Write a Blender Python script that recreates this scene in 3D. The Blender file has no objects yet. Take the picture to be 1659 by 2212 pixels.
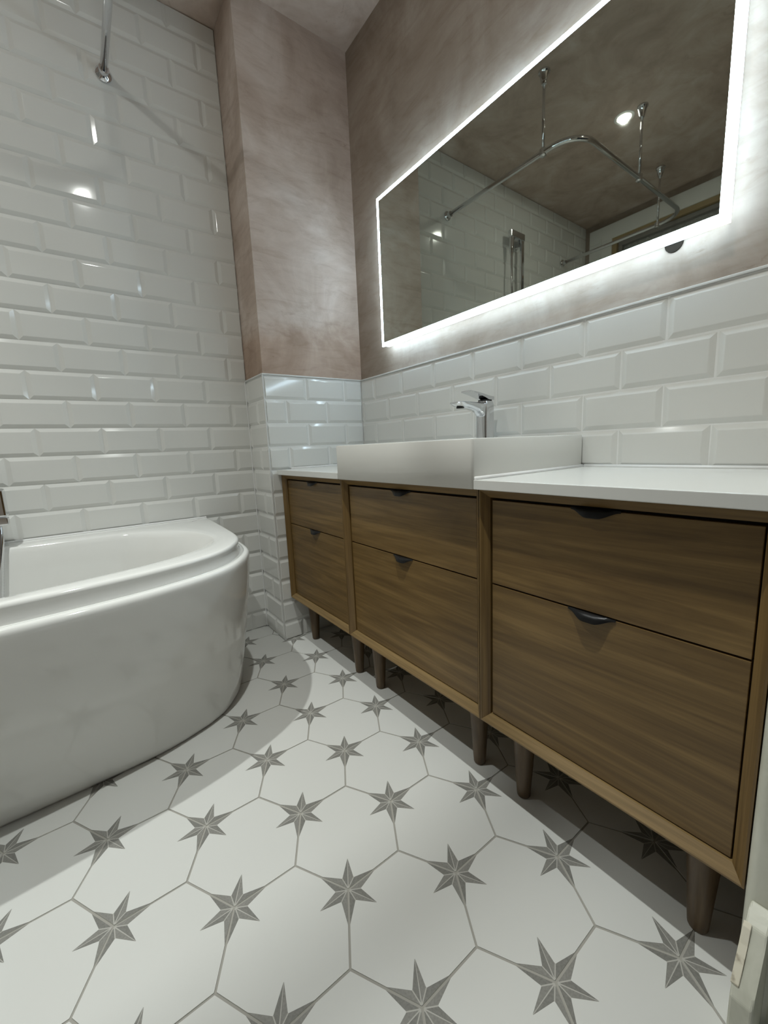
import bpy, bmesh, math, random
from mathutils import Vector, Matrix
random.seed(7)

# ------------------------------------------------------------------ camera, world, exposure
U = 0.2225                      # one unit below = 22.25 cm (pitch of the floor pattern)
SC = bpy.context.scene
COL = SC.collection
cd = bpy.data.cameras.new('camera')
cd.sensor_fit = 'VERTICAL'; cd.sensor_height = 24.0
cd.lens = 882.04 / 2212 * 24.0
cd.clip_start = 0.005; cd.clip_end = 50
cam = bpy.data.objects.new('camera', cd); COL.objects.link(cam)
M = Matrix(((0.8027913540, 0.1282467712, -0.5823047378), (-0.5947122437, 0.1018990132, -0.7974546622), (-0.0429347074, 0.9864934652, 0.1580735718)))
cam.matrix_world = Matrix.Translation((-0.323519, -0.621153, 0.876746)) @ M.to_4x4()
SC.camera = cam

world = bpy.data.worlds.new('world'); SC.world = world; world.use_nodes = True
world.node_tree.nodes['Background'].inputs[0].default_value = (0.75, 0.85, 1.0, 1)
world.node_tree.nodes['Background'].inputs[1].default_value = 0.03

SC.view_settings.view_transform = 'Standard'; SC.view_settings.look = 'None'
SC.view_settings.gamma = 1.0; SC.view_settings.use_curve_mapping = False
SC.view_settings.exposure = 0.0
SPOT_WATTS = 95.0
LED_STRENGTH = 23.0
SPOTS = [(-3.16, 2.70), (-0.40, -0.88)]

# ------------------------------------------------------------------ materials
def mat(name, base=(0.8, 0.8, 0.8), rough=0.5, metal=0.0, **kw):
    m = bpy.data.materials.new(name); m.use_nodes = True
    b = m.node_tree.nodes['Principled BSDF']
    b.inputs['Base Color'].default_value = (*base, 1)
    b.inputs['Roughness'].default_value = rough
    b.inputs['Metallic'].default_value = metal
    for k, v in kw.items():
        b.inputs[k.replace('_', ' ')].default_value = v
    return m

def N(m, t, **kw):
    n = m.node_tree.nodes.new(t)
    for k, v in kw.items(): setattr(n, k, v)
    return n

def L(m, a, b): m.node_tree.links.new(a, b)

def noise(m, vec, scale, detail=4, rough=0.55, dist=0.0):
    n = N(m, 'ShaderNodeTexNoise'); n.inputs['Scale'].default_value = scale
    n.inputs['Detail'].default_value = detail; n.inputs['Roughness'].default_value = rough
    n.inputs['Distortion'].default_value = dist
    L(m, vec, n.inputs['Vector']); return n.outputs['Fac']

def mapped(m, scale=(1, 1, 1), rot=(0, 0, 0), rand=False):
    tc = N(m, 'ShaderNodeTexCoord'); mp = N(m, 'ShaderNodeMapping')
    mp.inputs['Scale'].default_value = scale; mp.inputs['Rotation'].default_value = rot
    L(m, tc.outputs['Object'], mp.inputs['Vector'])
    if rand:
        oi = N(m, 'ShaderNodeObjectInfo'); mu = N(m, 'ShaderNodeMath', operation='MULTIPLY'); mu.inputs[1].default_value = 37.0
        cx = N(m, 'ShaderNodeCombineXYZ'); L(m, oi.outputs['Random'], mu.inputs[0])
        for i in range(3): L(m, mu.outputs[0], cx.inputs[i])
        L(m, cx.outputs[0], mp.inputs['Location'])
    return mp.outputs['Vector']

def ramp(m, fac, stops):
    r = N(m, 'ShaderNodeValToRGB'); e = r.color_ramp.elements
    while len(e) < len(stops): e.new(0.5)
    for el, (p, c) in zip(e, stops): el.position = p; el.color = (*c, 1)
    L(m, fac, r.inputs['Fac']); return r.outputs['Color']

def bsdf(m): return m.node_tree.nodes['Principled BSDF']

def mix(m, fac, a, b, mode='MIX'):
    x = N(m, 'ShaderNodeMix', data_type='RGBA', blend_type=mode)
    if isinstance(fac, float): x.inputs[0].default_value = fac
    else: L(m, fac, x.inputs[0])
    for s, v in ((x.inputs[6], a), (x.inputs[7], b)):
        if isinstance(v, tuple): s.default_value = (*v, 1)
        else: L(m, v, s)
    return x.outputs[2]

def bump(m, h, strength=0.1, dist=0.01):
    b = N(m, 'ShaderNodeBump'); b.inputs['Strength'].default_value = strength; b.inputs['Distance'].default_value = dist
    L(m, h, b.inputs['Height']); L(m, b.outputs['Normal'], bsdf(m).inputs['Normal'])

def plaster(name, rot, dark=1.0, tint=(1, 1, 1), damp=0.0):
    """Bare skim plaster: patchy drying tones, curved trowel sweeps and a few dark scuffs."""
    m = mat(name, rough=0.58)
    v = mapped(m)
    big = noise(m, v, 3.1, 6, 0.62, 0.8)
    sweep = noise(m, mapped(m, (2.2, 2.2, 9.0), rot), 3.2, 6, 0.62, 1.1)
    scuff = noise(m, mapped(m, (7.0, 7.0, 20.0), (rot[0] + 0.5, rot[1] + 0.4, rot[2])), 1.6, 5, 0.7, 0.6)
    k = [tuple(c * dark * t for c, t in zip(q_, tint)) for q_ in ((0.300, 0.230, 0.185), (0.385, 0.308, 0.258), (0.48, 0.41, 0.365))]
    c1 = ramp(m, big, [(0.32, k[0]), (0.50, k[1]), (0.68, k[2])])
    c2 = ramp(m, sweep, [(0.32, (0.87, 0.84, 0.81)), (0.48, (1, 1, 1)), (0.68, (1.08, 1.09, 1.10))])
    c3 = ramp(m, scuff, [(0.27, (0.72, 0.66, 0.62)), (0.35, (1, 1, 1))])
    out = mix(m, 0.8, mix(m, 0.85, c1, c2, 'MULTIPLY'), c3, 'MULTIPLY')
    if damp:                                  # a later, pinker coat below this height (metres)
        sp = N(m, 'ShaderNodeSeparateXYZ'); L(m, v, sp.inputs[0])
        ad = N(m, 'ShaderNodeMath', operation='MULTIPLY_ADD'); L(m, big, ad.inputs[0]); ad.inputs[1].default_value = 0.35; L(m, sp.outputs['Z'], ad.inputs[2])
        mr = N(m, 'ShaderNodeMapRange'); L(m, ad.outputs[0], mr.inputs['Value'])
        mr.inputs['From Min'].default_value = damp + 0.22; mr.inputs['From Max'].default_value = damp + 0.12
        out = mix(m, mr.outputs[0], out, mix(m, 1.0, out, (0.84, 0.76, 0.70), 'MULTIPLY'))
    L(m, out, bsdf(m).inputs['Base Color'])
    bump(m, sweep, 0.10, 0.004)
    return m

def wood(name, axis, cols, stretch=15.0):
    m = mat(name, rough=0.42)
    s = [stretch] * 3; s[axis] = 1.0
    v = mapped(m, tuple(s), rand=True)
    broad = noise(m, v, 1.25, 5, 0.6, 1.9)
    s2 = [120.0] * 3; s2[axis] = 3.0
    fine = noise(m, mapped(m, tuple(s2), rand=True), 1.0, 4, 0.7)
    c = ramp(m, broad, [(0.28, cols[0]), (0.5, cols[1]), (0.72, cols[2])])
    f = ramp(m, fine, [(0.3, (0.62, 0.6, 0.58)), (0.6, (1.06, 1.06, 1.06))])
    L(m, mix(m, 0.7, c, f, 'MULTIPLY'), bsdf(m).inputs['Base Color'])
    bump(m, fine, 0.06, 0.001)
    return m

WD = ((0.116, 0.065, 0.018), (0.182, 0.109, 0.034), (0.265, 0.166, 0.058))
WD_LIT = ((0.185, 0.118, 0.048), (0.245, 0.162, 0.066), (0.31, 0.208, 0.088))
M_wood_h = wood('wood_along_y', 1, WD)
M_wood_v = wood('wood_along_z', 2, WD, 20)
M_wood_lit_h = wood('lit_wood_along_y', 1, WD_LIT, 22)  # bottom rail's lighter copy of the wood; overhead light painted into the colour
M_leg = wood('leg_wood', 2, ((0.082, 0.051, 0.024), (0.116, 0.074, 0.036), (0.155, 0.102, 0.051)), 22)
M_dark = mat('gap_shade_dark', (0.012, 0.009, 0.008), 0.7)
M_handle = mat('black_metal', (0.02, 0.02, 0.021), 0.35, 0.6)
M_plaster = plaster('plaster_wall', (1.35, 0.1, 0.1), 0.92, (0.98, 1.0, 0.97))
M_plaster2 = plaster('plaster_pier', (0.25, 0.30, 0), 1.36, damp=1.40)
M_ceiling = plaster('plaster_ceiling', (1.2, 0, 0.5), 1.35)
M_ceramic = mat('glazed_ceramic', (0.74, 0.74, 0.71), 0.09)
v_ = noise(M_ceramic, mapped(M_ceramic, rand=True), 7.0, 2); bump(M_ceramic, v_, 0.035, 0.01)
M_grout = mat('wall_grout', (0.84, 0.84, 0.82), 0.6)
M_grout2 = mat('bath_wall_grout', (0.70, 0.70, 0.67), 0.6)
M_trim = mat('white_tile_trim', (0.70, 0.70, 0.68), 0.35)
M_fgrout = mat('floor_grout', (0.40, 0.385, 0.35), 0.85)
M_ftile = mat('floor_porcelain', (0.74, 0.745, 0.72), 0.38)
M_star = [None] * 4
for i, c in enumerate(((0.225, 0.222, 0.205), (0.27, 0.265, 0.245))):
    M_star[i] = mat('star_grey', c, 0.45)
    s_ = noise(M_star[i], mapped(M_star[i]), 260, 2)
    L(M_star[i], ramp(M_star[i], s_, [(0.3, tuple(0.88 * k for k in c)), (0.7, tuple(1.14 * k for k in c))]), bsdf(M_star[i]).inputs['Base Color'])
M_line = mat('star_line', (0.50, 0.49, 0.455), 0.5)
M_acrylic = mat('white_acrylic', (0.78, 0.78, 0.755), 0.07)
M_basin = mat('white_basin_ceramic', (0.76, 0.75, 0.71), 0.12)
M_counter = mat('white_solid_surface', (0.76, 0.76, 0.73), 0.22)
M_sealant = mat('white_sealant', (0.82, 0.82, 0.81), 0.4)
M_hole = mat('hole_dark', (0.03, 0.025, 0.02), 1.0, Specular_IOR_Level=0.0)
M_chrome = mat('chrome', (0.72, 0.73, 0.75), 0.07, 1.0)
M_darkchrome = mat('rubber_black', (0.015, 0.015, 0.016), 0.4)
M_mirror = mat('mirror_silver', (0.50, 0.52, 0.46), 0.015, 1.0)
M_white = mat('white_paint', (0.76, 0.76, 0.72), 0.5)
M_window = mat('window_wood', (0.36, 0.27, 0.14), 0.5)
M_sash = mat('sash_grey', (0.25, 0.24, 0.22), 0.5)
M_frame = mat('door_paint', (0.52, 0.52, 0.46), 0.42)
fv = noise(M_frame, mapped(M_frame, (6, 6, 2.5)), 2.0, 4, 0.6, 0.8)
L(M_frame, ramp(M_frame, fv, [(0.25, (0.56, 0.56, 0.47)), (0.5, (0.70, 0.70, 0.60)), (0.75, (0.78, 0.78, 0.69))]), bsdf(M_frame).inputs['Base Color'])
bump(M_frame, fv, 0.25, 0.004)
M_chip = mat('chipped_wood', (0.66, 0.60, 0.46), 0.8)
cv = noise(M_chip, mapped(M_chip), 45, 3)
L(M_chip, ramp(M_chip, cv, [(0.30, (0.42, 0.36, 0.27)), (0.42, (0.82, 0.77, 0.63)), (0.8, (0.86, 0.82, 0.70))]), bsdf(M_chip).inputs['Base Color'])
M_glass = mat('obscured_glass', (0.40, 0.40, 0.37), 0.12, 0.0, Specular_IOR_Level=0.9)
gv = noise(M_glass, mapped(M_glass), 55, 3, 0.6, 1.0); bump(M_glass, gv, 0.9, 0.02)
M_led = bpy.data.materials.new('led_light'); M_led.use_nodes = True
bsdf(M_led).inputs['Emission Color'].default_value = (0.66, 0.86, 1.0, 1)
bsdf(M_led).inputs['Emission Strength'].default_value = LED_STRENGTH
M_side = M_led.copy(); M_side.name = 'led_side'
bsdf(M_side).inputs['Emission Strength'].default_value = 5.2
M_lens = bpy.data.materials.new('lamp_lens'); M_lens.use_nodes = True
bsdf(M_lens).inputs['Emission Color'].default_value = (1.0, 0.95, 0.86, 1)
bsdf(M_lens).inputs['Emission Strength'].default_value = 28.0

# ------------------------------------------------------------------ helpers (all coordinates in units of U)
def empty(name, loc, label=None, cat=None, group=None):
    o = bpy.data.objects.new(name, None); COL.objects.link(o)
    o.location = Vector(loc) * U; o.empty_display_size = 0.05
    tag(o, label, cat, group); return o

def tag(o, label=None, cat=None, group=None, kind=None):
    if label: o['label'] = label
    if cat: o['category'] = cat
    if group: o['group'] = group
    if kind: o['kind'] = kind

def wloc(o):
    v = Vector(o.location)
    while o.parent: o = o.parent; v = v + o.location
    return v

def obj(name, bm, mats, parent=None, smooth=False, origin=None, sharp=None):
    """Link a bmesh given in room units as one mesh object; its origin is the middle of its base."""
    if origin is None:
        xs = [v.co.x for v in bm.verts]; ys = [v.co.y for v in bm.verts]; zs = [v.co.z for v in bm.verts]
        origin = ((min(xs) + max(xs)) / 2, (min(ys) + max(ys)) / 2, min(zs))
    og = Vector(origin)
    for v in bm.verts: v.co = (v.co - og) * U
    bmesh.ops.recalc_face_normals(bm, faces=bm.faces)
    me = bpy.data.meshes.new(name); bm.to_mesh(me); bm.free()
    for mm in (mats if isinstance(mats, (list, tuple)) else [mats]): me.materials.append(mm)
    if smooth:
        for p in me.polygons: p.use_smooth = True
        if sharp is not None: me.set_sharp_from_angle(angle=math.radians(sharp))
    o = bpy.data.objects.new(name, me); COL.objects.link(o)
    o.location = og * U
    if parent: o.parent = parent; o.location = og * U - wloc(parent)
    return o

def bx(bm, x0, x1, y0, y1, z0, z1, bev=0.0, seg=2, mi=0):
    r = bmesh.ops.create_cube(bm, size=1.0)
    vs = r['verts']
    for v in vs:
        v.co = Vector(((x0 + x1) / 2 + v.co.x * (x1 - x0), (y0 + y1) / 2 + v.co.y * (y1 - y0), (z0 + z1) / 2 + v.co.z * (z1 - z0)))
    fs = {f for v in vs for f in v.link_faces}
    for f in fs: f.material_index = mi
    if bev > 0:
        es = list({e for v in vs for e in v.link_edges})
        bmesh.ops.bevel(bm, geom=es, offset=bev, segments=seg, profile=0.5, affect='EDGES')
    return bm

def box(*a, **k): return bx(bmesh.new(), *a, **k)

def loft(bm, rings, closed=True, caps=(False, False), mi=0):
    vs = [[bm.verts.new(p) for p in r] for r in rings]
    n = len(vs[0])
    for a, b in zip(vs, vs[1:]):
        for i in range(n if closed else n - 1):
            j = (i + 1) % n
            f = bm.faces.new((a[i], a[j], b[j], b[i])); f.material_index = mi
    if caps[0]: bm.faces.new(vs[0]).material_index = mi
    if caps[1]: bm.faces.new(vs[-1]).material_index = mi
    return bm

def lathe(bm, cx, cy, prof, n=24, axis='z', caps=(True, True)):
    """prof: list of (radius, height) about a vertical axis at (cx, cy); or axis y with (radius, y) about (cx, z=cy)."""
    rings = []
    for r, h in prof:
        ring = []
        for i in range(n):
            a = 2 * math.pi * i / n
            if axis == 'z': ring.append((cx + r * math.cos(a), cy + r * math.sin(a), h))
            elif axis == 'y': ring.append((cx + r * math.cos(a), h, cy + r * math.sin(a)))
            else: ring.append((h, cx + r * math.cos(a), cy + r * math.sin(a)))
        rings.append(ring)
    return loft(bm, rings, caps=caps)

def tube(bm, pts, r, n=12, ribs=0.0):
    pts = [Vector(p) for p in pts]; rings = []; up = None
    for i, p in enumerate(pts):
        t = (pts[min(i + 1, len(pts) - 1)] - pts[max(i - 1, 0)]).normalized()
        if up is None:
            up = Vector((0, 0, 1)) if abs(t.z) < 0.9 else Vector((1, 0, 0))
        s = t.cross(up).normalized(); up = s.cross(t).normalized()
        rr = r * (1 + (ribs if i % 2 else 0))
        rings.append([p + rr * (math.cos(2 * math.pi * k / n) * s + math.sin(2 * math.pi * k / n) * up) for k in range(n)])
    return loft(bm, rings, caps=(True, True))

def catmull(P, sub, closed=False):
    n = len(P); out = []
    for i in range(n if closed else n - 1):
        g = (lambda k: P[k % n]) if closed else (lambda k: P[max(0, min(n - 1, k))])
        p0, p1, p2, p3 = (Vector(g(i + k)) for k in (-1, 0, 1, 2))
        for s in range(sub):
            t = s / sub
            out.append(0.5 * (2 * p1 + (p2 - p0) * t + (2 * p0 - 5 * p1 + 4 * p2 - p3) * t * t + (3 * p1 - p0 - 3 * p2 + p3) * t ** 3))
    if not closed: out.append(Vector(P[-1]))
    return out

# ------------------------------------------------------------------ room dimensions (units)
XR, XT = 3.82, 3.775          # plaster face and tile face of the vanity wall
YC, XC = 5.03, 1.53           # tile faces of the boxed pier in the corner
YB = 6.016                    # tile face of the bath wall
XL, YF, ZC = -7.75, -2.33, 11.69
ROW0, RH, TW = 5.392, 0.457, 0.904

def structure(name, bm, m, **k):
    o = obj(name, bm, m, **k); o['kind'] = 'structure'; return o

floor = structure('floor', box(XL - 0.3, XR + 0.3, -3.6, YB + 0.3, -0.5, -0.008), M_fgrout)
ceiling = structure('ceiling', box(XL - 0.3, XR + 0.3, -3.6, YB + 0.3, ZC, ZC + 0.4), M_ceiling)
wall_right = structure('wall_right', box(XR, XR + 0.4, YF - 0.9, YB + 0.3, -0.008, ZC), M_plaster)
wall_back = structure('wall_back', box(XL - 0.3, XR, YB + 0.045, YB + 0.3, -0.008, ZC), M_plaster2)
bm = bmesh.new()
pts = [(XC + 0.03, YC + 0.035), (XR - 0.002, YC + 0.035), (XR - 0.002, YB + 0.043), (XC + 0.03, YB + 0.043)]
loft(bm, [[(x, y, 0.0) for x, y in pts], [(x, y, ZC - 0.002) for x, y in pts]], caps=(True, True))
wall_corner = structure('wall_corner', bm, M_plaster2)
# window wall with an opening
WY0, WY1, WZ0, WZ1 = -0.1, 5.05, 5.4, 10.98
bm = bmesh.new()
for y0, y1, z0, z1 in ((-3.6, WY0, -0.008, ZC), (WY1, YB + 0.045, -0.008, ZC), (WY0, WY1, -0.008, WZ0), (WY0, WY1, WZ1, ZC)):
    bx(bm, XL - 0.5, XL, y0, y1, z0, z1)
wall_left = structure('wall_left', bm, M_plaster)
# door wall: a piece each side of the doorway and the piece above it
DX0, DX1, DZ = -2.7, 1.80, 9.2
bm = bmesh.new()
bx(bm, DX1, XR, YF - 0.85, YF, -0.008, ZC)
bx(bm, XL, DX0, YF - 0.85, YF, -0.008, ZC)
bx(bm, DX0, DX1, YF - 0.85, YF, DZ, ZC)
wall_front = structure('wall_front', bm, M_plaster)

# ------------------------------------------------------------------ wall tiles: bevelled glazed tiles, each an object
TB, TD = 0.058, 0.040          # bevel width and depth of the raised face
_cache = {}
def tile_mesh(w, h, bl, br, bt, bb):
    k = tuple(round(q, 3) for q in (w, h, bl, br, bt, bb))
    if k in _cache: return _cache[k]
    bm = bmesh.new(); g = 0.005; e = 0.016
    o = [(g, g), (w - g, g), (w - g, h - g), (g, h - g)]
    i = [(bl + g, bb + g), (w - br - g, bb + g), (w - br - g, h - bt - g), (bl + g, h - bt - g)]
    R = [[(u * U, 0.0, v * U) for u, v in o], [(u * U, -e * U, v * U) for u, v in o], [(u * U, -TD * U, v * U) for u, v in i]]
    loft(bm, R, caps=(True, False))
    bm.verts.ensure_lookup_table(); vs = list(bm.verts)[-4:]
    bm.faces.new(vs)
    bmesh.ops.recalc_face_normals(bm, faces=bm.faces)
    es = [x for x in bm.edges if all(abs(v.co.y + TD * U) < 1e-6 for v in x.verts)]
    bmesh.ops.bevel(bm, geom=es, offset=0.0011, segments=2, profile=0.5, affect='EDGES')
    me = bpy.data.meshes.new('tile'); bm.to_mesh(me); bm.free(); me.materials.append(M_ceramic)
    _cache[k] = me; return me

def tile_wall(parent, to_world, rz, a0, a1, z0, z1, phases, keep=None, slack=0.0):
    """Running-bond rows between a0..a1 (along the wall) and z0..z1. phases: joint position of even and odd rows."""
    pl = wloc(parent)
    k0 = math.floor((z0 - ROW0) / RH) - 1; k1 = math.ceil((z1 - ROW0) / RH) + 1
    for k in range(k0, k1):
        rz0, rz1 = ROW0 + k * RH, ROW0 + (k + 1) * RH
        c0, c1 = max(rz0, z0), min(rz1, z1)
        if c1 - c0 < 0.05: continue
        ph = phases[(k + 1) % 2]
        n0 = math.floor((a0 - ph) / TW) - 1
        for n in range(n0, n0 + int((a1 - a0) / TW) + 4):
            s0, s1 = ph + n * TW, ph + (n + 1) * TW
            t0, t1 = max(s0, a0), min(s1, a1)
            if t1 - t0 < 0.05: continue
            if keep and not keep((t0 + t1) / 2, (c0 + c1) / 2): continue
            me = tile_mesh(t1 - t0, c1 - c0, TB if t0 == s0 else 0.012, TB if t1 == s1 else 0.012, TB if c1 == rz1 else 0.012, TB if c0 == rz0 else 0.012)
            o = bpy.data.objects.new('tile', me); COL.objects.link(o); o.parent = parent
            o.location = Vector(to_world(t0, c0)) * U - pl
            j = math.radians(0.13)
            o.rotation_euler = (random.gauss(0, j), random.gauss(0, j * 0.4), rz + random.gauss(0, j * 0.8))

def tile_wall_dir(parent, axis, face, back, a0, a1, z0, z1, phases, keep=None):
    # axis 'x': wall runs along x and faces -y ; 'y': wall runs along y and faces -x
    if axis == 'x':
        tile_wall(parent, lambda a, z: (a, face + TD, z), 0.0, a0, a1, z0, z1, phases, keep)
    else:
        # local +x must run along -y so that the raised face (-y local) points to -x
        tile_wall(parent, lambda a, z: (face + TD, -a, z), -math.pi / 2, -a1, -a0, z0, z1, tuple(-p for p in phases), keep)

obj('grout', box(XL, XC + 0.028, YB + 0.0262, YB + 0.0449, 0, ZC - 0.001), M_grout2, wall_back)
tile_wall_dir(wall_back, 'x', YB, 0, XL + 0.01, XC + 0.026, 0.0, ZC - 0.004, (0.735, 0.30), keep=lambda a, z: z > 2.4 or a > -0.3)
obj('grout', box(XC + 0.012, XT + 0.03, YC + 0.0222, YC + 0.0349, 0, ROW0), M_grout, wall_corner)
obj('grout', box(XC + 0.0222, XC + 0.0299, YC + 0.036, YB + 0.02, 0, ROW0), M_grout, wall_corner)
tile_wall_dir(wall_corner, 'x', YC, 0, XC + 0.03, XT - 0.002, 0.0, ROW0, (2.433, 1.983))
tile_wall_dir(wall_corner, 'y', XC, 0, YC + 0.04, YB - 0.002, 0.0, ROW0, (5.934, 5.44))
obj('grout', box(XT + 0.0222, XR - 0.0001, YF, YC + 0.03, 0, ROW0), M_grout, wall_right)
tile_wall_dir(wall_right, 'y', XT, 0, YF + 0.01, YC - 0.002, 0.0, ROW0, (0.0, 0.452), keep=lambda a, z: z > 3.4 or z < 1.1)
# slim trims along the top of the tiled bands and down the outer corner of the pier
obj('tile_trim', box(XT - 0.008, XR - 0.0001, YF + 0.01, YC, ROW0 + 0.002, ROW0 + 0.026, bev=0.004), M_trim, wall_right)
obj('tile_trim', box(XC, XT, YC - 0.006, YC + 0.0349, ROW0 + 0.002, ROW0 + 0.026, bev=0.004), M_trim, wall_corner)
obj('tile_trim', box(XC - 0.006, XC + 0.0299, YC + 0.036, YB - 0.002, ROW0 + 0.002, ROW0 + 0.026, bev=0.004), M_trim, wall_corner)
obj('corner_trim', box(XC - 0.002, XC + 0.018, YC - 0.002, YC + 0.018, 0, ROW0 + 0.001, bev=0.005), M_trim, wall_corner)
obj('sealant', tube(bmesh.new(), [(XC - 0.002, YB - 0.002, 0.0), (XC - 0.002, YB - 0.002, ROW0)], 0.014, 6), M_sealant, wall_corner)
# dark cable hole in the plaster below the mirror
bm = bmesh.new(); lathe(bm, -0.91, 5.90, [(0.085, XR - 0.012), (0.085, XR + 0.02)], 20, 'x')
obj('cable_hole', bm, M_hole, wall_right)

# ------------------------------------------------------------------ hexagonal floor tiles with printed star corners
def hex_mesh():
    bm = bmesh.new(); Rc = 1 / math.sqrt(3) - 0.011; top = 0.0; r0 = 0.016; w = 0.0042; RT, RI = 0.272, 0.108
    d = lambda a: Vector((math.cos(math.radians(a)), math.sin(math.radians(a)), 0))
    cache = {}
    def V(p, z=top):
        k = (round(p.x, 5), round(p.y, 5), z)
        if k not in cache: cache[k] = bm.verts.new((p.x, p.y, z))
        return cache[k]
    outer = []
    for c in (0, 120, 240):
        K = d(c) * Rc; rot = lambda a: a + c
        T1, T3 = K + d(rot(120)) * RT, K + d(rot(240)) * RT
        rays = []
        for a, r in ((150, RI), (180, RT), (210, RI)):
            dr = d(rot(a)); n = Vector((-dr.y, dr.x, 0)); ww = w if a != 180 else w
            we = ww if a != 180 else 0.002
            rays.append((K + dr * r0 - n * ww, K + dr * r0 + n * ww, K + dr * r - n * we, K + dr * r + n * we))
        Ca, Cb = K + d(rot(120)) * r0, K + d(rot(240)) * r0
        def F(pts, mi): bm.faces.new([V(p) for p in pts]).material_index = mi
        F([K, Ca, rays[0][0], rays[0][1], rays[1][0], rays[1][1], rays[2][0], rays[2][1], Cb], 3)
        prev = (Ca, T1)
        for i, (c0, c1, e0, e1) in enumerate(rays):
            F([prev[0], prev[1], e0, c0], 1 + i % 2)
            F([c0, e0, e1, c1], 3)
            prev = (c1, e1)
        F([prev[0], prev[1], T3, Cb], 2)
        # print on the tile's own surface: the white field runs between the star outlines
        outer += [T1] + [p for r in rays for p in (r[2], r[3])] + [T3]
        nxt = d(c + 60) * Rc
        outer_c = nxt
        # order of the loop: K-side outline is traversed from T3 back to T1
        outer[-8:] = [T3] + [p for r in reversed(rays) for p in (r[3], r[2])] + [T1]
    # assemble white field going round by angle: corner 0 outline ends at T1 (towards 60 degrees), then plain corner 60 ...
    loop = []
    for i, c in enumerate((0, 120, 240)):
        loop += outer[i * 8:(i + 1) * 8] + [d(c + 60) * Rc]
    bm.faces.new([V(p) for p in loop]).material_index = 0
    # sides
    edge = []
    for i, c in enumerate((0, 120, 240)):
        K = d(c) * Rc
        edge += [outer[i * 8], K + d(c + 240) * r0, K, K + d(c + 120) * r0, outer[i * 8 + 7], d(c + 60) * Rc]
    for i in range(len(edge)):
        a, b = edge[i], edge[(i + 1) % len(edge)]
        bm.faces.new((V(a), V(b), V(b, -0.035), V(a, -0.035))).material_index = 0
    bmesh.ops.recalc_face_normals(bm, faces=bm.faces)
    for v in bm.verts: v.co *= U
    return bm

def finish_hex(bm):
    me = bpy.data.meshes.new('tile'); bm.to_mesh(me); bm.free()
    for m in (M_ftile, M_star[0], M_star[1], M_line): me.materials.append(m)
    return me

HEX = finish_hex(hex_mesh())
q = math.sqrt(3) / 2
fx0, fx1, fy0, fy1 = XL, XR, -3.55, YB + 0.04
fl = wloc(floor)
for i in range(-14, 14):
    for j in range(-14, 14):
        cx, cy = q * (i + j) + 1 / (2 * math.sqrt(3)), 0.5 * (j - i) - 0.5
        if not (fx0 - 0.5 < cx < fx1 + 0.5 and fy0 - 0.45 < cy < fy1 + 0.45): continue
        if cx < -0.6 and cy > 3.9: continue                    # under the bath
        if cx < -4.0 and cy > 3.0: continue
        if cx > 2.2 and cy > 5.65: continue                    # inside the pier
        cuts = [(Vector((fx1, 0, 0)), Vector((1, 0, 0)), cx + 0.58 > fx1), (Vector((fx0, 0, 0)), Vector((-1, 0, 0)), cx - 0.58 < fx0),
                (Vector((0, fy1, 0)), Vector((0, 1, 0)), cy + 0.5 > fy1), (Vector((0, fy0, 0)), Vector((0, -1, 0)), cy - 0.5 < fy0)]
        me = HEX
        if any(c[2] for c in cuts):
            bm = bmesh.new(); bm.from_mesh(HEX)
            for p, n, on in cuts:
                if on:
                    bmesh.ops.bisect_plane(bm, geom=bm.verts[:] + bm.edges[:] + bm.faces[:], plane_co=(p - Vector((cx * abs(n.x), cy * abs(n.y), 0))) * U, plane_no=n, clear_outer=True)
            if len(bm.faces) < 4: bm.free(); continue
            me = finish_hex(bm)
        o = bpy.data.objects.new('tile', me); COL.objects.link(o); o.parent = floor
        o.location = Vector((cx, cy, random.uniform(-0.0015, 0.0015))) * U - fl

# ------------------------------------------------------------------ window in the left wall (seen in the mirror)
window = structure('window_1', box(XL - 0.36, XL - 0.26, WY0 + 0.02, WY1 - 0.02, WZ0 + 0.02, WZ1 - 0.02), M_glass)
bm = bmesh.new()
for y0, y1, z0, z1 in ((WY0 - 0.75, YB - 0.16, WZ1, ZC - 0.22), (WY1, YB - 0.16, WZ0 - 0.6, WZ1), (WY0 - 0.75, WY0, WZ0 - 0.6, WZ1), (WY0, WY1, WZ0 - 0.6, WZ0)):
    bx(bm, XL + 0.001, XL + 0.06, y0, y1, z0, z1, bev=0.012)
bx(bm, XL + 0.001, XL + 0.10, WY1 + 0.36, WY1 + 0.42, WZ0 - 0.6, WZ1 + 0.1, bev=0.01)
obj('casing', bm, M_white, window)
def ring_frame(y0, y1, z0, z1, t, x0, x1, bev=0.01):
    bm = bmesh.new()
    bx(bm, x0, x1, y0, y1, z1 - t, z1, bev); bx(bm, x0, x1, y0, y1, z0, z0 + t, bev)
    bx(bm, x0, x1, y0, y0 + t, z0 + t, z1 - t, bev); bx(bm, x0, x1, y1 - t, y1, z0 + t, z1 - t, bev)
    return bm
obj('window_frame', ring_frame(WY0, WY1, WZ0, WZ1, 0.16, XL - 0.30, XL + 0.02), M_window, window)
obj('sash', ring_frame(WY0 + 0.17, WY1 - 0.17, WZ0 + 0.17, WZ1 - 0.17, 0.13, XL - 0.34, XL - 0.10), M_sash, window)
obj('sill', box(XL - 0.3, XL + 0.25, WY0 - 0.5, WY1 + 0.3, WZ0 - 0.12, WZ0 - 0.001, bev=0.02), M_white, window)

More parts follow.
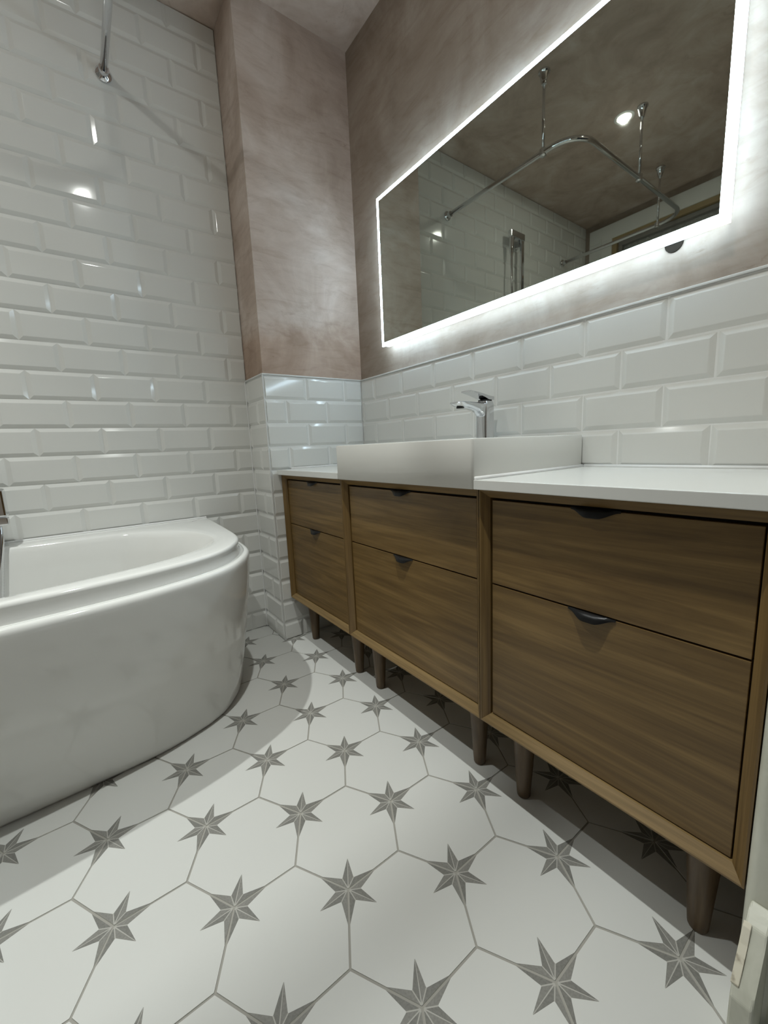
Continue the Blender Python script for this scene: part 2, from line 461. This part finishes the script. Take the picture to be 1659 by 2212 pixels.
# ------------------------------------------------------------------ door frame at the right edge
JX = 1.70
bm = bmesh.new()
prof = [(DX1 - 0.001, YF + 0.02), (JX + 0.06, YF + 0.02)]
for a in range(0, 91, 15):
    prof.append((JX + 0.06 - 0.06 * math.sin(math.radians(a)), YF - 0.04 + 0.06 * math.cos(math.radians(a))))
prof += [(JX, YF - 0.13), (JX + 0.022, YF - 0.15), (JX + 0.022, YF - 0.17), (JX + 0.012, YF - 0.19), (JX + 0.012, YF - 0.84), (DX1 - 0.001, YF - 0.84)]
loft(bm, [[(x, y, 0.0) for x, y in prof], [(x, y, DZ - 0.002) for x, y in prof]], caps=(True, True))
door = structure('door_1', bm, M_frame, smooth=True, sharp=35)
door['label'] = 'cream painted door lining with chipped paint beside the wooden drawers'
# plinth at the foot of the lining, its top corner knocked off to bare wood
def prism_xz(poly, y0, y1, bev=0.0):
    bm = bmesh.new(); loft(bm, [[(x, y0, z) for x, z in poly], [(x, y1, z) for x, z in poly]], caps=(True, True))
    if bev: bmesh.ops.bevel(bm, geom=list(bm.edges), offset=bev, segments=2, profile=0.5, affect='EDGES')
    return bm
obj('plinth_block', prism_xz([(JX - 0.001, 0), (1.362, 0), (1.352, 0.5), (1.385, 0.565), (1.47, 0.68), (1.53, 0.77), (1.575, 0.85), (1.65, 0.90), (JX - 0.001, 0.93)], YF - 0.13, YF - 0.02, 0.012), M_frame, door)
obj('bare_wood_chip', prism_xz([(1.386, 0.555), (1.378, 0.575), (1.44, 0.665), (1.505, 0.755), (1.55, 0.845), (1.578, 0.865), (1.568, 0.80), (1.522, 0.70), (1.478, 0.62), (1.445, 0.545), (1.415, 0.54)], YF - 0.055, YF - 0.014, 0.004), M_chip, door)['label'] = 'bare wood where paint is knocked off'

# ------------------------------------------------------------------ bath
XM = -3.55                       # middle of the bath; it is symmetric about this
rimH = [(XM, 6.005), (-1.9, 6.005), (-0.5, 6.005), (0.15, 6.005), (0.44, 6.005), (0.497, 5.98), (0.475, 5.2), (0.445, 4.4), (0.40, 3.72), (0.305, 3.36), (0.14, 3.05), (-0.08, 2.785), (-0.36, 2.60), (-0.70, 2.462), (-1.25, 2.315), (-2.2, 2.19), (XM, 2.12)]
innH = [(XM, 5.52), (-1.9, 5.50), (-1.05, 5.42), (-0.80, 5.33), (-0.62, 5.22), (-0.47, 5.09), (-0.20, 4.80), (-0.02, 4.40), (0.04, 3.95), (0.015, 3.66), (-0.06, 3.44), (-0.20, 3.25), (-0.38, 3.10), (-0.66, 2.91), (-1.2, 2.70), (-2.24, 2.48), (XM, 2.42)]
footH = [(XM, 6.005), (-1.9, 6.005), (-0.5, 6.005), (0.15, 6.005), (0.45, 6.005), (0.50, 5.98), (0.51, 5.3), (0.48, 4.75), (0.38, 4.22), (0.22, 3.83), (0.04, 3.56), (-0.14, 3.36), (-0.31, 3.25), (-0.50, 3.16), (-1.10, 2.99), (-2.2, 2.915), (XM, 2.89)]
def ring(H):
    pts = H + [(2 * XM - x, y) for x, y in reversed(H[1:-1])]
    return [Vector((p.x, min(p.y, 6.005), 0)) for p in catmull([(x, y, 0) for x, y in pts], 5, closed=True)]
RIM, INN, FOOT = ring(rimH), ring(innH), ring(footH)
nR = len(RIM); ctr = Vector((XM, 4.2, 0))
def normals(R):
    out = []
    for i in range(nR):
        t = (R[(i + 1) % nR] - R[i - 1]).normalized(); n = Vector((-t.y, t.x, 0))
        if n.dot(R[i] - ctr) < 0: n = -n
        out.append(n)
    return out
NR = normals(RIM)
YW = 6.005
def off(R, NN, d):
    out = []
    for p, n in zip(R, NN):
        v = p + n * d
        if p.y > 5.9: v = Vector((p.x + (n.x * d if p.y < 6.0 else 0), p.y, 0))
        if v.y > YW: v.y = YW
        out.append(v)
    return out
def at(R, z): return [(p.x, p.y, z) for p in R]
def blend(A, B, t): return [a.lerp(b, t) for a, b in zip(A, B)]
bath = empty('bathtub', (XM, 4.2, 0), 'white curved shower bath with stepped rim standing against the tiled wall', 'bathtub')
LIP = off(RIM, NR, 0.125)
rows = []
ZL = 2.455
prof = [(0.0, 2.495), (0.012, ZL + 0.008), (0.045, ZL + 0.010), (0.052, ZL - 0.002), (0.059, ZL + 0.010), (0.095, ZL + 0.008), (0.117, ZL - 0.006), (0.131, ZL - 0.032), (0.135, ZL - 0.062), (0.129, ZL - 0.10)]
for d_, z_ in prof: rows.append(at(off(RIM, NR, d_), z_))
for k in range(1, 15):
    f = k / 14; z_ = (ZL - 0.10) * (1 - f) + 0.035 * f
    rows.append(at(blend(off(RIM, NR, 0.129), FOOT, f ** 1.25), z_))
rows.append(at(FOOT, 0.035)); rows.append(at(off(FOOT, normals(FOOT), -0.03), 0.0))
bm = bmesh.new(); loft(bm, rows)
obj('bath_panel', bm, M_acrylic, bath, smooth=True, sharp=32)
rows = [at(off(RIM, NR, 0.002), 2.488), at(off(RIM, NR, -0.014), 2.515), at(off(RIM, NR, -0.012), 2.58)]
for a in range(0, 91, 15):
    rows.append(at(off(RIM, NR, -0.05 + 0.05 * math.cos(math.radians(a)) ), 2.62 + 0.05 * math.sin(math.radians(a))))
for t_, z_ in ((0.35, 2.668), (0.65, 2.664), (0.90, 2.660), (0.965, 2.652), (1.0, 2.63)):
    rows.append(at(blend(off(RIM, NR, -0.05), INN, t_), z_))
cin = Vector((XM, 4.0, 0))
for t_, z_ in ((0.02, 2.56), (0.05, 2.3), (0.09, 1.8), (0.14, 1.2), (0.20, 0.8), (0.30, 0.55), (0.45, 0.45), (0.75, 0.42)):
    rows.append(at([p.lerp(cin, t_) for p in INN], z_))
bm = bmesh.new(); loft(bm, rows, caps=(False, True))
obj('tub', bm, M_acrylic, bath, smooth=True, sharp=45)
bm = bmesh.new(); tube(bm, [(x, YB - 0.030, 2.675) for x in (2 * XM - 0.45, XM, -1.0, 0.47)], 0.022, 8)
obj('sealant', bm, M_sealant, bath)

# ------------------------------------------------------------------ vanity cabinets
CX0, CX1, DXF = 1.745, 3.765, 1.83
CZ0, CZ1 = 0.915, 3.475
def mitred(y0, y1, z0, z1):
    sec = [(0, CX0), (0.014, CX0), (0.085, CX0 + 0.07), (0.085, 1.95), (0, 1.95)]
    def corner(sy, sz): return [(x, (y0 + a) if sy < 0 else (y1 - a), (z0 + a) if sz < 0 else (z1 - a)) for a, x in sec]
    c = {(s, t): corner(s, t) for s in (-1, 1) for t in (-1, 1)}
    out = []
    for a, b, nm in (((-1, -1), (-1, 1), 'stile'), ((1, -1), (1, 1), 'stile'), ((-1, -1), (1, -1), 'bottom_rail'), ((-1, 1), (1, 1), 'top_rail')):
        bm = bmesh.new(); loft(bm, [c[a], c[b]], caps=(True, True)); out.append((nm, bm))
    return out
def handle_bm(yc, zt, w=0.20):
    bm = bmesh.new(); rows = []; n = 20
    prof = [(0.0, 0.008), (0.022, 0.010), (0.045, -0.004), (0.060, -0.030), (0.064, -0.060), (0.058, -0.062), (0.052, -0.032), (0.038, -0.012), (0.02, -0.002), (0.0, -0.004)]
    for i in range(n + 1):
        s = -1 + 2 * i / n; k = max(0.03, min(1.0, (1 - abs(s)) / 0.8)); k = k * k * (3 - 2 * k)
        rows.append([(DXF - d_ * (0.15 + 0.85 * k), yc + s * w * 1.0, zt + (h * (0.12 + 0.88 * k) if h < 0 else h)) for d_, h in prof])
    return loft(bm, rows, caps=(True, True))
def leg_bm(x, y):
    bm = bmesh.new()
    lathe(bm, x, y, [(0.055, 0.0), (0.066, 0.006), (0.072, 0.02), (0.078, 0.10), (0.128, CZ0 - 0.02), (0.128, CZ0)], 20)
    return bm
def cabinet(y0, y1, label):
    t = empty('vanity_cabinet', ((CX0 + CX1) / 2, (y0 + y1) / 2, 0), label, 'cabinet', 'vanity cabinets under the worktop')
    obj('carcass', box(1.951, CX1, y0 + 0.004, y1 - 0.004, CZ0 + 0.004, CZ1 - 0.004), M_wood_v, t)
    obj('back_shadow_board', box(1.905, 1.9505, y0 + 0.086, y1 - 0.086, CZ0 + 0.086, CZ1 - 0.086), M_dark, t)  # near-black sheet paints shade into the gaps round the drawers
    for nm, bm in mitred(y0 + 0.002, y1 - 0.002, CZ0, CZ1):
        obj(nm, bm, M_wood_v if nm == 'stile' else (M_wood_lit_h if nm == 'bottom_rail' else M_wood_h), t)
    yc = (y0 + y1) / 2
    for z0, z1 in ((1.010, 2.478), (2.494, 3.362)):
        d_ = obj('drawer', box(DXF, 1.90, y0 + 0.100, y1 - 0.100, z0, z1, bev=0.004), M_wood_h, t)
        obj('handle', handle_bm(yc, z1), M_handle, d_, smooth=True, sharp=50)['label'] = 'black curved metal edge pull'
    for sx in (2.085, 3.45):
        for sy in (y0 + 0.30, y1 - 0.33):
            obj('leg', leg_bm(sx, sy), M_leg, t, smooth=True, sharp=50)
    return t
cabinet(2.692, 5.015, 'wooden two-drawer cabinet on tapered legs beside the tiled pier, under the short worktop')
cabinet(-0.045, 2.688, 'middle wooden two-drawer cabinet on tapered legs, directly under the white basin')
cabinet(-2.305, -0.050, 'wooden two-drawer cabinet on tapered legs beside the door frame, under the long worktop')

# ------------------------------------------------------------------ worktops, basin
KX = 1.67; KZ0, KZ1 = 3.478, 3.575
BY0, BY1 = -0.04, 2.655
def worktop(y0, y1, label, seal):
    o = obj('worktop', box(KX, XT - 0.012, y0, y1, KZ0, KZ1, bev=0.006), M_counter)
    tag(o, label, 'worktop', 'white worktops beside the basin')
    bm = bmesh.new()
    for a, b in seal: tube(bm, [a, b], 0.026, 8)
    obj('sealant', bm, M_sealant, o, smooth=True)
zs = KZ1 + 0.006
worktop(BY1 + 0.004, YC - 0.01, 'short white worktop slab between basin and tiled pier', [((KX + 0.3, YC - 0.012, zs), (XT - 0.03, YC - 0.012, zs)), ((XT - 0.016, BY1 + 0.03, zs), (XT - 0.016, YC - 0.03, zs))])
worktop(-2.315, BY0 - 0.004, 'long white worktop slab running from basin to door frame', [((KX + 0.02, BY0 - 0.008, zs), (XT - 0.03, BY0 - 0.008, zs)), ((XT - 0.016, -2.30, zs), (XT - 0.016, BY0 - 0.03, zs))])

basin = empty('basin', (2.7, (BY0 + BY1) / 2, KZ0), 'wide white rectangular ceramic basin standing on the middle cabinet', 'basin')
BX0, BX1, BZ = KX - 0.004, XT - 0.012, 3.985
def rr(x0, x1, y0, y1, r, z, n=5):
    out = []
    for cx, cy, a0 in ((x1 - r, y1 - r, 0), (x0 + r, y1 - r, 90), (x0 + r, y0 + r, 180), (x1 - r, y0 + r, 270)):
        for i in range(n + 1):
            a = math.radians(a0 + 90 * i / n); out.append((cx + r * math.cos(a), cy + r * math.sin(a), z))
    return out
def brow(d, z, r=0.035): return rr(BX0 + d, BX1 - d, BY0 + d, BY1 - d, max(r - d, 0.012), z)
def bin_(d, z): return rr(BX0 + 0.075 + d, BX1 - 0.52 - d, BY0 + 0.075 + d, BY1 - 0.075 - d, 0.09, z)
bm = bmesh.new()
loft(bm, [brow(0.012, KZ0), brow(0.0, KZ0 + 0.012), brow(0.0, BZ - 0.02), brow(0.006, BZ - 0.005), brow(0.02, BZ), bin_(-0.012, BZ), bin_(0.0, BZ - 0.012), bin_(0.02, BZ - 0.25), bin_(0.06, BZ - 0.36), bin_(0.2, BZ - 0.39)], caps=(True, True))
obj('bowl', bm, M_basin, basin, smooth=True, sharp=45)
bm = bmesh.new(); lathe(bm, 2.45, (BY0 + BY1) / 2, [(0.10, BZ - 0.392), (0.10, BZ - 0.375), (0.08, BZ - 0.365)], 20)
obj('waste', bm, M_chrome, basin, smooth=True, sharp=40)

# ------------------------------------------------------------------ basin tap
FY, FX = 1.31, 3.48
tap = empty('basin_tap', (FX, FY, BZ), 'tall square chrome mixer tap standing on the back of the basin', 'tap')
bm = bmesh.new()
def sq(h, z, x0=FX, y0=FY, r=0.03): return rr(x0 - h, x0 + h, y0 - h, y0 + h, r, z, 3)
loft(bm, [sq(0.105, BZ), sq(0.105, BZ + 0.01), sq(0.100, BZ + 0.02), sq(0.100, 4.43), sq(0.094, 4.51), sq(0.085, 4.535)], caps=(True, True))
obj('tap_body', bm, M_chrome, tap, smooth=True, sharp=40)
bm = bmesh.new(); rows = []
for x, zt, zb, hw in ((FX + 0.02, 4.505, 4.28, 0.09), (FX - 0.08, 4.505, 4.285, 0.092), (FX - 0.13, 4.506, 4.35, 0.095), (FX - 0.22, 4.508, 4.395, 0.098), (FX - 0.36, 4.512, 4.42, 0.10), (FX - 0.50, 4.516, 4.44, 0.10), (FX - 0.60, 4.514, 4.455, 0.098), (FX - 0.655, 4.508, 4.482, 0.085)):
    rows.append([(x, FY - hw, zt - 0.012), (x, FY - hw * 0.85, zt), (x, FY + hw * 0.85, zt), (x, FY + hw, zt - 0.012), (x, FY + hw * 0.9, zb + 0.02), (x, FY + hw * 0.6, zb), (x, FY - hw * 0.6, zb), (x, FY - hw * 0.9, zb + 0.02)])
loft(bm, rows, caps=(True, True))
sp = obj('spout', bm, M_chrome, tap, smooth=True, sharp=50)
bm = bmesh.new(); lathe(bm, FX - 0.53, FY, [(0.055, 4.425), (0.055, 4.446)], 16)
obj('aerator', bm, M_darkchrome, sp)
obj('collar', box(FX - 0.07, FX + 0.07, FY - 0.07, FY + 0.07, 4.534, 4.556), M_darkchrome, tap)
bm = bmesh.new(); rows = []
for x, zt, th, hw in ((FX + 0.10, 4.605, 0.052, 0.09), (FX - 0.02, 4.615, 0.058, 0.095), (FX - 0.12, 4.636, 0.046, 0.095), (FX - 0.25, 4.655, 0.030, 0.098), (FX - 0.36, 4.668, 0.022, 0.098), (FX - 0.41, 4.672, 0.016, 0.09)):
    rows.append([(x, FY - hw, zt - th), (x, FY - hw, zt - 0.006), (x, FY - hw + 0.012, zt), (x, FY + hw - 0.012, zt), (x, FY + hw, zt - 0.006), (x, FY + hw, zt - th)])
loft(bm, rows, caps=(True, True))
obj('lever', bm, M_chrome, tap, smooth=True, sharp=40)

# ------------------------------------------------------------------ illuminated mirror
MX, MB = 3.62, 3.785
MY0, MY1, MZ0, MZ1, BW = -1.395, 3.975, 5.88, 8.51, 0.062
mir = empty('led_mirror', (MX, (MY0 + MY1) / 2, MZ0), 'wide rectangular wall mirror with glowing white border above the basin', 'mirror')
obj('mirror_glass', box(MX, MX + 0.03, MY0 + BW, MY1 - BW, MZ0 + BW, MZ1 - BW), M_mirror, mir)
bm = ring_frame(MY0, MY1, MZ0, MZ1, BW - 0.001, MX + 0.002, MX + 0.03, 0.0)
obj('light_border', bm, M_led, mir)['label'] = 'frosted glowing white border strip'
bm = ring_frame(MY0 + 0.012, MY1 - 0.012, MZ0 + 0.012, MZ1 - 0.012, 0.03, MX + 0.0305, MB, 0.0)
obj('light_side', bm, M_side, mir)['label'] = 'glowing acrylic side edge'
obj('back_box', box(MX + 0.0305, XR - 0.002, MY0 + 0.3, MY1 - 0.3, MZ0 + 0.3, MZ1 - 0.3), M_white, mir)

# ------------------------------------------------------------------ curtain rail hung from the ceiling
RZ, RX1, RX0, RY = 10.15, -0.33, -6.13, 2.29
rail = empty('curtain_rail', ((RX0 + RX1) / 2, 4.1, ZC), 'chrome three-sided shower curtain rail fixed to the tiled wall above the bath', 'curtain rail')
path = [(RX1, YB - 0.01, RZ), (RX1, 4.5, RZ)]
rad = 0.62
for a in range(0, 91, 9): path.append((RX1 - rad + rad * math.cos(math.radians(a)), RY + rad - rad * math.sin(math.radians(a)), RZ))
path.append(((RX0 + RX1) / 2, RY, RZ))
for a in range(0, 91, 9): path.append((RX0 + rad - rad * math.sin(math.radians(a)), RY + rad - rad * math.cos(math.radians(a)), RZ))
path += [(RX0, 4.5, RZ), (RX0, YB - 0.01, RZ)]
obj('rail', tube(bmesh.new(), path, 0.055, 14), M_chrome, rail, smooth=True)
for x in (RX1, RX0):
    bm = bmesh.new(); lathe(bm, x, RZ, [(0.115, YB - 0.002), (0.118, YB - 0.03), (0.10, YB - 0.055), (0.072, YB - 0.075), (0.072, YB - 0.15), (0.057, YB - 0.155)], 20, 'y')
    obj('wall_flange', bm, M_chrome, rail, smooth=True, sharp=40)
for x, y in ((-0.33, 3.08), (-3.17, 2.29), (-6.13, 2.98)):
    h = obj('hanger', tube(bmesh.new(), [(x, y, RZ + 0.03), (x, y, 11.0), (x, y, ZC - 0.02)], 0.03, 10), M_chrome, rail, smooth=True)
    bm = bmesh.new(); lathe(bm, x, y, [(0.05, ZC - 0.24), (0.065, ZC - 0.2), (0.095, ZC - 0.05), (0.12, ZC - 0.03), (0.12, ZC - 0.001)], 18)
    obj('ceiling_cup', bm, M_chrome, h, smooth=True, sharp=40)
    bm = bmesh.new(); lathe(bm, x, y, [(0.05, RZ - 0.08), (0.075, RZ - 0.06), (0.075, RZ + 0.06), (0.05, RZ + 0.08)], 14)
    obj('clamp', bm, M_chrome, h, smooth=True, sharp=40)

# ------------------------------------------------------------------ shower set on the bath wall
sx_, sy_ = -3.42, 5.78
sh = empty('shower_set', (sx_, YB, 2.9), 'chrome shower riser with bar valve and hose on the tiled wall over the bath', 'shower')
obj('riser', box(sx_ - 0.06, sx_ + 0.06, sy_ - 0.05, sy_ + 0.05, 3.3, 10.2, bev=0.02), M_chrome, sh)
obj('bracket', box(sx_ - 0.07, sx_ + 0.07, sy_ + 0.05, YB - 0.001, 9.98, 10.2, bev=0.015), M_chrome, sh)
obj('top_arm', box(sx_ - 0.07, sx_ + 0.62, sy_ - 0.07, sy_ + 0.06, 10.14, 10.34, bev=0.02), M_chrome, sh)
obj('valve_body', box(-3.75, -2.435, 5.44, 5.72, 3.14, 3.56, bev=0.03), M_chrome, sh)
obj('valve_mount', box(-3.3, -2.9, 5.72, YB - 0.001, 3.2, 3.5, bev=0.02), M_chrome, sh)
obj('hose_outlet', box(-2.60, -2.43, 5.44, 5.60, 3.02, 3.135, bev=0.015), M_chrome, sh)
hx = sx_ + 0.52
cp = [(-2.55, 5.50, 3.02), (-2.545, 5.44, 2.85), (-2.60, 5.36, 2.4), (-2.70, 5.28, 1.7), (-2.82, 5.2, 1.3), (-2.92, 5.25, 1.7), (-2.97, 5.40, 2.75), (-2.97, 5.6, 4.2), (hx - 0.02, 5.70, 6.5), (hx, sy_, 9.1), (hx, sy_, 9.75)]
hp = catmull(cp, 34)
obj('hose', tube(bmesh.new(), hp, 0.034, 8, 0.14), M_chrome, sh, smooth=True)
bm = bmesh.new(); lathe(bm, hx, sy_, [(0.035, 9.6), (0.06, 9.72), (0.075, 9.95), (0.075, 10.15)], 14)
obj('hose_connector', bm, M_chrome, sh, smooth=True, sharp=40)

# ------------------------------------------------------------------ recessed ceiling spotlights
def beam_profile(ld):
    """Reflector lamp: a bright core of about 30 degrees to each side and a weak spill beyond it."""
    ld.use_nodes = True; nt = ld.node_tree; em = nt.nodes['Emission']
    tc = nt.nodes.new('ShaderNodeTexCoord'); sep = nt.nodes.new('ShaderNodeSeparateXYZ'); ab = nt.nodes.new('ShaderNodeMath'); ab.operation = 'ABSOLUTE'
    nt.links.new(tc.outputs['Normal'], sep.inputs[0]); nt.links.new(sep.outputs['Z'], ab.inputs[0])
    rp = nt.nodes.new('ShaderNodeValToRGB'); e = rp.color_ramp.elements
    prof = [(90, 0.02), (76, 0.045), (62, 0.075), (50, 0.105), (40, 0.21), (31, 0.45), (23, 0.86), (12, 1.0)]
    while len(e) < len(prof): e.new(0.5)
    for el, (a, v) in zip(e, prof): el.position = math.cos(math.radians(a)); el.color = (v, v, v, 1)
    nt.links.new(ab.outputs[0], rp.inputs[0]); nt.links.new(rp.outputs['Color'], em.inputs['Strength'])

names = ['lit recessed ceiling spotlight above the bath, seen in the mirror', 'recessed ceiling spotlight in front of the doorway, seen as a glint on tiles']
for (x, y), lab in zip(SPOTS, names):
    d_ = empty('ceiling_spotlight', (x, y, ZC), lab, 'light', 'recessed ceiling spotlights')
    bm = bmesh.new(); lathe(bm, x, y, [(0.17, ZC - 0.001), (0.22, ZC - 0.001), (0.22, ZC - 0.012), (0.205, ZC - 0.022), (0.158, ZC - 0.022), (0.152, ZC - 0.001)], 28, caps=(False, False))
    obj('bezel', bm, M_white, d_, smooth=True, sharp=40)
    bm = bmesh.new(); lathe(bm, x, y, [(0.15, ZC - 0.004), (0.15, ZC - 0.001)], 24)
    obj('lens', bm, M_lens, d_)
    ld = bpy.data.lights.new('spotlight', 'SPOT'); ld.energy = SPOT_WATTS; ld.color = (0.96, 1.0, 0.96)
    ld.spot_size = math.radians(178); ld.spot_blend = 0.05; ld.shadow_soft_size = 0.018
    beam_profile(ld)
    lo = bpy.data.objects.new('spotlight', ld); COL.objects.link(lo); lo.parent = d_
    lo.location = (0, 0, -0.03 * U - 0.004)
